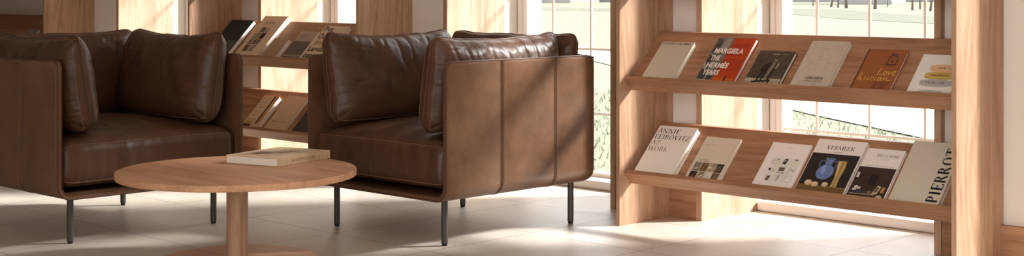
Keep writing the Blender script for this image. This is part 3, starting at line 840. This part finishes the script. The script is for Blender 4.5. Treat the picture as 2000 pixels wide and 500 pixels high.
def pillow(parent, name, L, H, T, mat, seed, sag=.018, ears=.010, wr=1.0, nu=110, nv=72):
    """loose cushion: u along its length (local x), v up (local z), thickness along local y; seam round the middle"""
    rc = .055
    def outline(u, v):
        x, z = u * L / 2, v * H / 2
        cx = max(-(L / 2 - rc), min(L / 2 - rc, x)); cz = max(-(H / 2 - rc), min(H / 2 - rc, z))
        dx, dz = x - cx, z - cz
        if abs(dx) > 1e-9 and abs(dz) > 1e-9:
            m = max(abs(dx), abs(dz)); h = math.hypot(dx, dz); x, z = cx + dx * m / h, cz + dz * m / h
        top = max(0, v); 
        z += top ** 2 * (-sag * (1 - u * u) + ears * abs(u) ** 3 + .006 * fnoise(u * 2.6 + seed, 0, 3.3) + .0035 * fnoise(u * 8 + seed, 1, 2))
        z -= max(0, -v) ** 2 * .004 * fnoise(u * 3 + seed, 5, 1)
        x += (u ** 3) * .004 * fnoise(v * 3 + seed, 7, 1)
        return x, z
    def surf(u, v, side):
        x, z = outline(u, v)
        eu, ev = max(0, 1 - abs(u) ** 5), max(0, 1 - abs(v) ** 4.2)
        e = (eu * ev) ** .5
        d = T / 2 * e * (1 + .10 * fnoise(u * 1.4 + seed, v * 1.4, side * 2.0) + .10 * (1 - v))
        du, dv = (1 - abs(u)) * L / 2, (1 - abs(v)) * H / 2
        w = 0
        # puckers running in from the seams
        cu = 44 + 10 * fnoise(seed, u, 2); 
        pv = abs(fnoise((u * L) * 24 + seed * 3, dv * 2.5, side * 5)) - .25
        pu = abs(fnoise((v * H) * 26 + seed * 5, du * 2.5, side * 7)) - .25
        w += .0055 * pv * math.exp(-dv / .055) * min(1, dv / .012) + .0080 * pu * math.exp(-du / .06) * min(1, du / .012)
        # long soft folds dropping from the upper edge
        f1 = fnoise(u * 4.2 + .8 * v + seed * 2, v * .9, side * 3)
        w += .021 * f1 * (0.35 + .65 * max(0, v)) * e
        f2 = 1 - abs(fnoise(u * 5.5 - .6 * v + seed, v * 1.1 + 3, side * 9)) * 5
        w += -.0075 * max(0, f2) * (.3 + .7 * max(0, v)) * e
        f3 = 1 - abs(fnoise(u * 1.5 + 4 + seed, v * 4.0 + u, side * 4)) * 6
        w += -.005 * max(0, f3) * e * (abs(u) ** 1.5)
        w += .0012 * fnoise(u * 16 + seed, v * 11, side) * e
        return Vector((x, side * (d + wr * w * min(1, e * 2.2)), z))
    def ax(n):    # denser towards the ends
        return [math.sin(PI / 2 * (2 * i / n - 1)) * .35 + (2 * i / n - 1) * .65 for i in range(n + 1)]
    U, Vv = ax(nu), ax(nv); bm = bmesh.new(); grid = {}
    for side in (-1, 1):
        for i, u in enumerate(U):
            for j, v in enumerate(Vv):
                edge = i in (0, nu) or j in (0, nv)
                key = (i, j, 0 if edge else side)
                if key not in grid: grid[key] = bm.verts.new(surf(u, v, side))
        g = lambda i, j: grid[(i, j, 0 if (i in (0, nu) or j in (0, nv)) else side)]
        for i in range(nu):
            for j in range(nv):
                a = (g(i, j), g(i + 1, j), g(i + 1, j + 1), g(i, j + 1))
                bm.faces.new(a if side < 0 else a[::-1])
    ring = [(i, 0) for i in range(nu)] + [(nu, j) for j in range(nv)] + [(i, nv) for i in range(nu, 0, -1)] + [(0, j) for j in range(nv, 0, -1)]
    P = [grid[(i, j, 0)].co.copy() for i, j in ring]
    o = obj(name, bm, mat, parent, sm=1.2)
    b = bmesh.new(); tube(b, P, .0036, True, 8, 0); 
    for side in (-1, 1):
        Q = []
        for i, j in ring:
            u, v = U[i] * .972, Vv[j] * .955
            q = surf(u, v, side); Q.append(q + Vector((0, side * .0006, 0)))
        dashes(b, Q, .0012, .006, .003, 1)
    obj('seam', b, ['piping', 'stitch'], o, sm=1)
    return o

def seat_cushion(parent, seed):
    X, YA, YB, ZA, ZB, r = .4215, -.454, .430, .234, .430, .052
    def mp(p):
        x, y, z = p
        cx = max(-X + r, min(X - r, x)); cy = max(YA + r, min(YB - r, y)); cz = max(ZA + r, min(ZB - r, z))
        d = Vector((x - cx, y - cy, z - cz)); n = d.normalized() if d.length > 1e-9 else Vector((0, 0, 0))
        q = Vector((cx, cy, cz)) + n * r
        u, v = q.x / X, (q.y - (YA + YB) / 2) / ((YB - YA) / 2)
        h = (q.z - ZA) / (ZB - ZA)
        crown = max(0, 1 - abs(u) ** 2.4) * max(0, 1 - abs(v) ** 3)
        q.z += h ** 1.5 * (.050 * crown + .004 * fnoise(u * 3 + seed, v * 3, 1) * (1 - abs(v) ** 6) + .0018 * fnoise(u * 14 + seed, v * 9, 3))
        # front border: bulge plus upright puckers
        if q.y < YA + .1:
            f = max(0, (YA + .1 - q.y) / .1); bul = math.sin(PI * max(0, min(1, h)))
            q.y -= f * (.010 * bul + .0080 * fnoise(u * 8 + seed, h * 1.0, 2) * (.3 + .7 * bul) + .0050 * fnoise(u * 22 + seed, h * 1.3, 4))
        if h > .8 and v < -.2:
            q.z += .0060 * fnoise(u * 10 + seed, v * 2.0, 8) * (h - .8) * 5 * min(1, (-.2 - v) * 2)
        return q, n
    def ax(lo, hi, n):
        s = [lo + r * k / 6 for k in range(6)]; s += [lo + r + (hi - lo - 2 * r) * k / n for k in range(n)]; s += [hi - r + r * k / 6 for k in range(7)]
        return s
    XS, YS, ZS = ax(-X, X, 60), ax(YA, YB, 40), ax(ZA, ZB, 10)
    bm = bmesh.new(); pts = {}
    def V(p):
        if p not in pts: pts[p] = bm.verts.new(mp(p)[0])
        return pts[p]
    for z, fl in ((ZA, True), (ZB, False)):
        for i in range(len(XS) - 1):
            for j in range(len(YS) - 1):
                a = [V((XS[i], YS[j], z)), V((XS[i + 1], YS[j], z)), V((XS[i + 1], YS[j + 1], z)), V((XS[i], YS[j + 1], z))]
                bm.faces.new(a[::-1] if fl else a)
    for y, fl in ((YA, False), (YB, True)):
        for i in range(len(XS) - 1):
            for j in range(len(ZS) - 1):
                a = [V((XS[i], y, ZS[j])), V((XS[i + 1], y, ZS[j])), V((XS[i + 1], y, ZS[j + 1])), V((XS[i], y, ZS[j + 1]))]
                bm.faces.new(a[::-1] if fl else a)
    for x, fl in ((-X, True), (X, False)):
        for i in range(len(YS) - 1):
            for j in range(len(ZS) - 1):
                a = [V((x, YS[i], ZS[j])), V((x, YS[i + 1], ZS[j])), V((x, YS[i + 1], ZS[j + 1])), V((x, YS[i], ZS[j + 1]))]
                bm.faces.new(a[::-1] if fl else a)
    bmesh.ops.recalc_face_normals(bm, faces=bm.faces[:])
    o = obj('seat_cushion', bm, 'leather_d', parent, sm=1.2)
    b = bmesh.new()
    for zz, rr in ((ZB - .006, .0030), (ZA + .010, .0030)):
        P = []
        ring = [(x, YA, zz) for x in XS] + [(X, y, zz) for y in YS[1:]] + [(x, YB, zz) for x in XS[::-1][1:]] + [(-X, y, zz) for y in YS[::-1][1:-1]]
        for p in ring: q, n = mp(p); P.append(q - n * .0008)
        tube(b, P, rr, True, 6, 0)
        P = []
        for p in [(x, YA, zz - .010) if zz > .3 else (x, YA, zz + .008) for x in XS]: q, n = mp(p); P.append(q + n * .0008)
        dashes(b, P, .0013, .006, .003, 1)
    obj('seam', b, ['piping', 'stitch'], o, sm=1)
    return o

def armchair(label, loc, rz, seed):
    t = thing('armchair', label, 'armchair', loc, (0, 0, rz))
    build_shell(t)
    seat_cushion(t, seed)
    for sx in (-1, 1):
        c = pillow(t, 'arm_cushion', .745, .400, .186, 'leather_d', seed + sx * 3.1 + 5, .020, .008)
        lean = math.atan2(.060, .40) * sx
        c.rotation_euler = (0, 0, 0)
        m = Matrix.Translation((sx * .318, -.085, .655)) @ Matrix.Rotation(lean, 4, 'Y') @ Matrix.Rotation(-sx * PI / 2, 4, 'Z')
        c.matrix_local = m
    c = pillow(t, 'back_cushion', .800, .390, .150, 'leather_d', seed + 11.7, .012, .006)
    c.matrix_local = Matrix.Translation((.0, .352, .652)) @ Matrix.Rotation(-.10, 4, 'X')
    for sx in (-1, 1):
        for y in (-.384, .384):
            b = bmesh.new(); lathe(b, [(.0135, .0105), (.0135, Z0 + .004)], sx * .347, y, 24)
            lg = obj('leg', b, 'metal', t, sm=.6)
            b = bmesh.new(); lathe(b, [(.0105, .0006), (.011, .002), (.011, .0104)], sx * .347, y, 20)
            obj('foot_glide', b, 'glide', lg, sm=.6)
    return t
armchair('brown leather armchair turned away at the right, sunlight on its outer side', (-4.5605, 4.32, 0), 0, 1.0)
armchair('dark brown leather armchair at the left, in shade behind the round table', (-5.7405, 3.248, 0), PI / 2, 23.0)

# ------------------------------------------------------------------ outdoors
def grass_mat():
    k = NT('lawn_grass'); v = k.coord((1, 1, 1)); f = k.noise(v, 1.1, 8, .7); g = k.noise(v, .05, 3, .5)
    k.col(k.ramp(k.math('ADD', k.math('MULTIPLY', f, .7), k.math('MULTIPLY', g, .3)), [(.3, lin((108, 110, 96))), (.7, lin((121, 123, 108)))])); k.rough(1); k.b.inputs['Specular IOR Level'].default_value = 0
    return k.m
M['grass'] = grass_mat(); M['blade'] = grained('grass_blade', (124, 130, 110), .12, 3, .9); M['path'] = plain('pale_path', (176, 172, 165), .9)
M['road'] = plain('grey_road', (104, 104, 94), .9, 0); M['trunk'] = plain('grey_bark', (78, 68, 62), .9, 0); M['leaf'] = grained('pale_foliage', (150, 160, 128), .15, 2, .9)
M['house'] = plain('pale_cladding', (126, 126, 130), .8, 0); M['hwin'] = plain('house_window', (96, 102, 112), .3); M['roof'] = plain('grey_roof', (150, 142, 140), .8); M['stoneb'] = plain('stone_base', (118, 114, 112), .9)
GZ = -.12
def flat(name, pts, m, z):
    bm = bmesh.new(); bm.faces.new([bm.verts.new((x, y, z)) for x, y in pts]); bmesh.ops.recalc_face_normals(bm, faces=bm.faces[:])
    for f in bm.faces:
        if f.normal.z < 0: f.normal_flip()
    return obj(name, bm, m, kind='structure')
flat('lawn', [(-220, 5.9), (120, 5.9), (120, 260), (-220, 260)], 'grass', GZ)
flat('garden_path', [(-1.2, 7.25), (-7.2, 11.35), (-17.2, 19.0), (-40, 36.4), (-41, 37.9), (-20.2, 22.4), (-7.2, 12.95), (-.4, 8.6)], 'path', GZ + .012)
flat('road', [(-140, 138), (-55.2, 58.4), (-38, 58), (-30.5, 50), (-20, 42), (20, 20), (23, 25), (-18, 48), (-33, 60), (-44, 73), (-64.9, 68.6), (-150, 150)], 'road', GZ + .01)

def grass_stuff():
    rn = random.Random(5); bm = bmesh.new()
    for _ in range(9000):
        y = 5.95 + rn.random() ** 1.3 * 6.4; x = -1.5 - rn.random() * 9.5
        if y > 7.25 + (-1.2 - x) * .683 - .03 : continue
        h = rn.uniform(.02, .075); w = rn.uniform(.004, .009); a = rn.random() * PI; lx, ly = rn.uniform(-.05, .05), rn.uniform(-.05, .05)
        dx, dy = math.cos(a) * w, math.sin(a) * w
        p = [(x - dx, y - dy, GZ), (x + dx, y + dy, GZ), (x + dx * .6 + lx * .4, y + dy * .6 + ly * .4, GZ + h * .6), (x - dx * .6 + lx * .4, y - dy * .6 + ly * .4, GZ + h * .6)]
        v = [bm.verts.new(q) for q in p]; bm.faces.new(v); t = bm.verts.new((x + lx, y + ly, GZ + h)); bm.faces.new((v[3], v[2], t))
    o = obj('grass_blades', bm, 'blade'); o['kind'] = 'stuff'; o['label'] = 'pale green grass blades growing outside the windows'; o['category'] = 'grass'
grass_stuff()

FX, FY, RX, RY, FL = -.69743, .71665, .71665, .69743, 2763.98
def ground(px, py, z=GZ):
    d = (1.042 - z) * FL / (py + 20); r = (px - 1000) / FL
    return d * (FX + r * RX), d * (FY + r * RY)
def tree(px, py, r, label, lean=0):
    x, y = ground(px, py); rn = random.Random(px)
    t = thing('tree', label, 'tree', (x, y, GZ), group='bare trees beyond the lawn')
    b = bmesh.new(); H = 6.5
    for k in range(1): pass
    P = [Vector((lean * z / 3 + .08 * fnoise(px, z, 1), .08 * fnoise(px, z, 4), z)) for z in (0, .5, 1, 2, 3, 4, 5)]
    rings = []
    for i, p in enumerate(P):
        rr = r * .62 * (1.2 if i == 0 else 1 - .13 * i); rings.append([b.verts.new(p + Vector((rr * math.cos(q * PI / 5), rr * math.sin(q * PI / 5), 0))) for q in range(10)])
    for A, B in zip(rings, rings[1:]):
        for q in range(10): b.faces.new((A[q], A[(q + 1) % 10], B[(q + 1) % 10], B[q]))
    b.faces.new(rings[-1])
    for k in range(6):
        z = rn.uniform(2.2, 4.8); a = rn.random() * 2 * PI; base = Vector((lean * z / 3, 0, z)); tube(b, [base, base + Vector((math.cos(a) * .12, math.sin(a) * .12, .5)), base + Vector((math.cos(a) * .2, math.sin(a) * .2, 1.2))], r * .3, False, 5)
    obj('trunk', b, 'trunk', t, sm=1)
for a in ((1509, 12, .12, 'first bare tree from the left in the right window, brown trunk'), (1588, 12, .06, 'thin bare tree just left of the first glazing bar in the right window'), (1623, 14, .11, 'dark leaning tree trunk left of the pair in the right window', .9), (1637, 15, .09, 'slim upright tree trunk in the middle of the right window'), (1653, 16, .15, 'thick grey tree trunk right of the slim upright one'), (1709, 18, .15, 'grey tree trunk just right of the second glazing bar'), (1734, 14, .05, 'thin sapling in front of the pale houses'), (1782, 20, .09, 'tree trunk right of the sapling in the right window'), (1797, 18, .08, 'tree trunk close against the third glazing bar'), (1817, 22, .1, 'rightmost tree trunk, beside the oak window lining')):
    tree(*a)
def house(px, py, w, label, group='pale houses beyond the trees'):
    x, y = ground(px, py); t = thing('house', label, 'house', (x, y, GZ), (0, 0, math.radians(20)), group)
    d, h = 7, 5.2
    obj('walls', bbox(-w / 2, w / 2, 0, d, .25, h, 0), 'house', t)
    obj('plinth', bbox(-w / 2 - .04, w / 2 + .04, -.04, d + .04, 0, .2495, 0), 'stoneb', t)
    b = bmesh.new()
    v = [b.verts.new(p) for p in ((-w / 2 - .4, -.4, h), (w / 2 + .4, -.4, h), (w / 2 + .4, d + .4, h), (-w / 2 - .4, d + .4, h), (-w / 2 - .4, d / 2, h + 2.4), (w / 2 + .4, d / 2, h + 2.4))]
    for f in ((0, 1, 5, 4), (2, 3, 4, 5), (0, 4, 3), (1, 2, 5), (0, 3, 2, 1)): b.faces.new([v[i] for i in f])
    obj('roof', b, 'roof', t)
    n = max(2, int(w / 1.6))
    for k in range(n):
        xx = -w / 2 + (k + .5) * w / n
        for zz in (.45, 2.9): obj('window', bbox(xx - .42, xx + .42, -.05, -.001, zz, zz + 1.5, 0), 'hwin', t)
    return t
for a in ((1560, 4, 6, 'pale house behind the leaning tree in the right window'), (1690, 9, 4, 'pale house with dark plinth near the second glazing bar'), (1800, 4, 5, 'pale house at the right edge of the right window'), (1030, 6, 8, 'pale house seen over the right armchair, left of the glazing bar'), (1135, 4, 8, 'pale house seen over the right armchair beside the oak shelf panel')): house(*a)

# ------------------------------------------------------------------ light, camera
sd = bpy.data.lights.new('sun', 'SUN'); sd.energy = 12.0; sd.angle = math.radians(8); sd.color = (1, .985, .95)
so = bpy.data.objects.new('sun', sd); COL.objects.link(so)
v = Vector((-.76, -1.0, -.80)); so.rotation_euler = v.to_track_quat('-Z', 'Y').to_euler(); so.location = (6, 12, 8)
w = bpy.data.worlds.new('daylight'); SC.world = w; w.use_nodes = True
bg = w.node_tree.nodes['Background']; bg.inputs['Color'].default_value = (.96, .985, 1.0, 1); bg.inputs['Strength'].default_value = 4.5

cd = bpy.data.cameras.new('camera'); cam = bpy.data.objects.new('camera', cd); COL.objects.link(cam)
cam.location = (0, 0, 1.042)
cd.sensor_fit = 'HORIZONTAL'; cd.sensor_width = 36; cd.lens = 36 * FL / 2000
yaw = math.atan2(FY, FX) - PI / 2
cam.rotation_euler = (PI / 2, 0, yaw)
cd.shift_x = 0; cd.shift_y = -(250 + 20) / 2000
cd.clip_start = .05; cd.clip_end = 1000
SC.camera = cam

SC.view_settings.view_transform = 'Standard'; SC.view_settings.look = 'None'; SC.view_settings.gamma = 1; SC.view_settings.exposure = 0
SC.view_settings.use_curve_mapping = False
SC.cycles.max_bounces = 10; SC.cycles.diffuse_bounces = 6; SC.cycles.transparent_max_bounces = 16
SC.cycles.sample_clamp_indirect = 8
SC.cycles.use_denoising = True
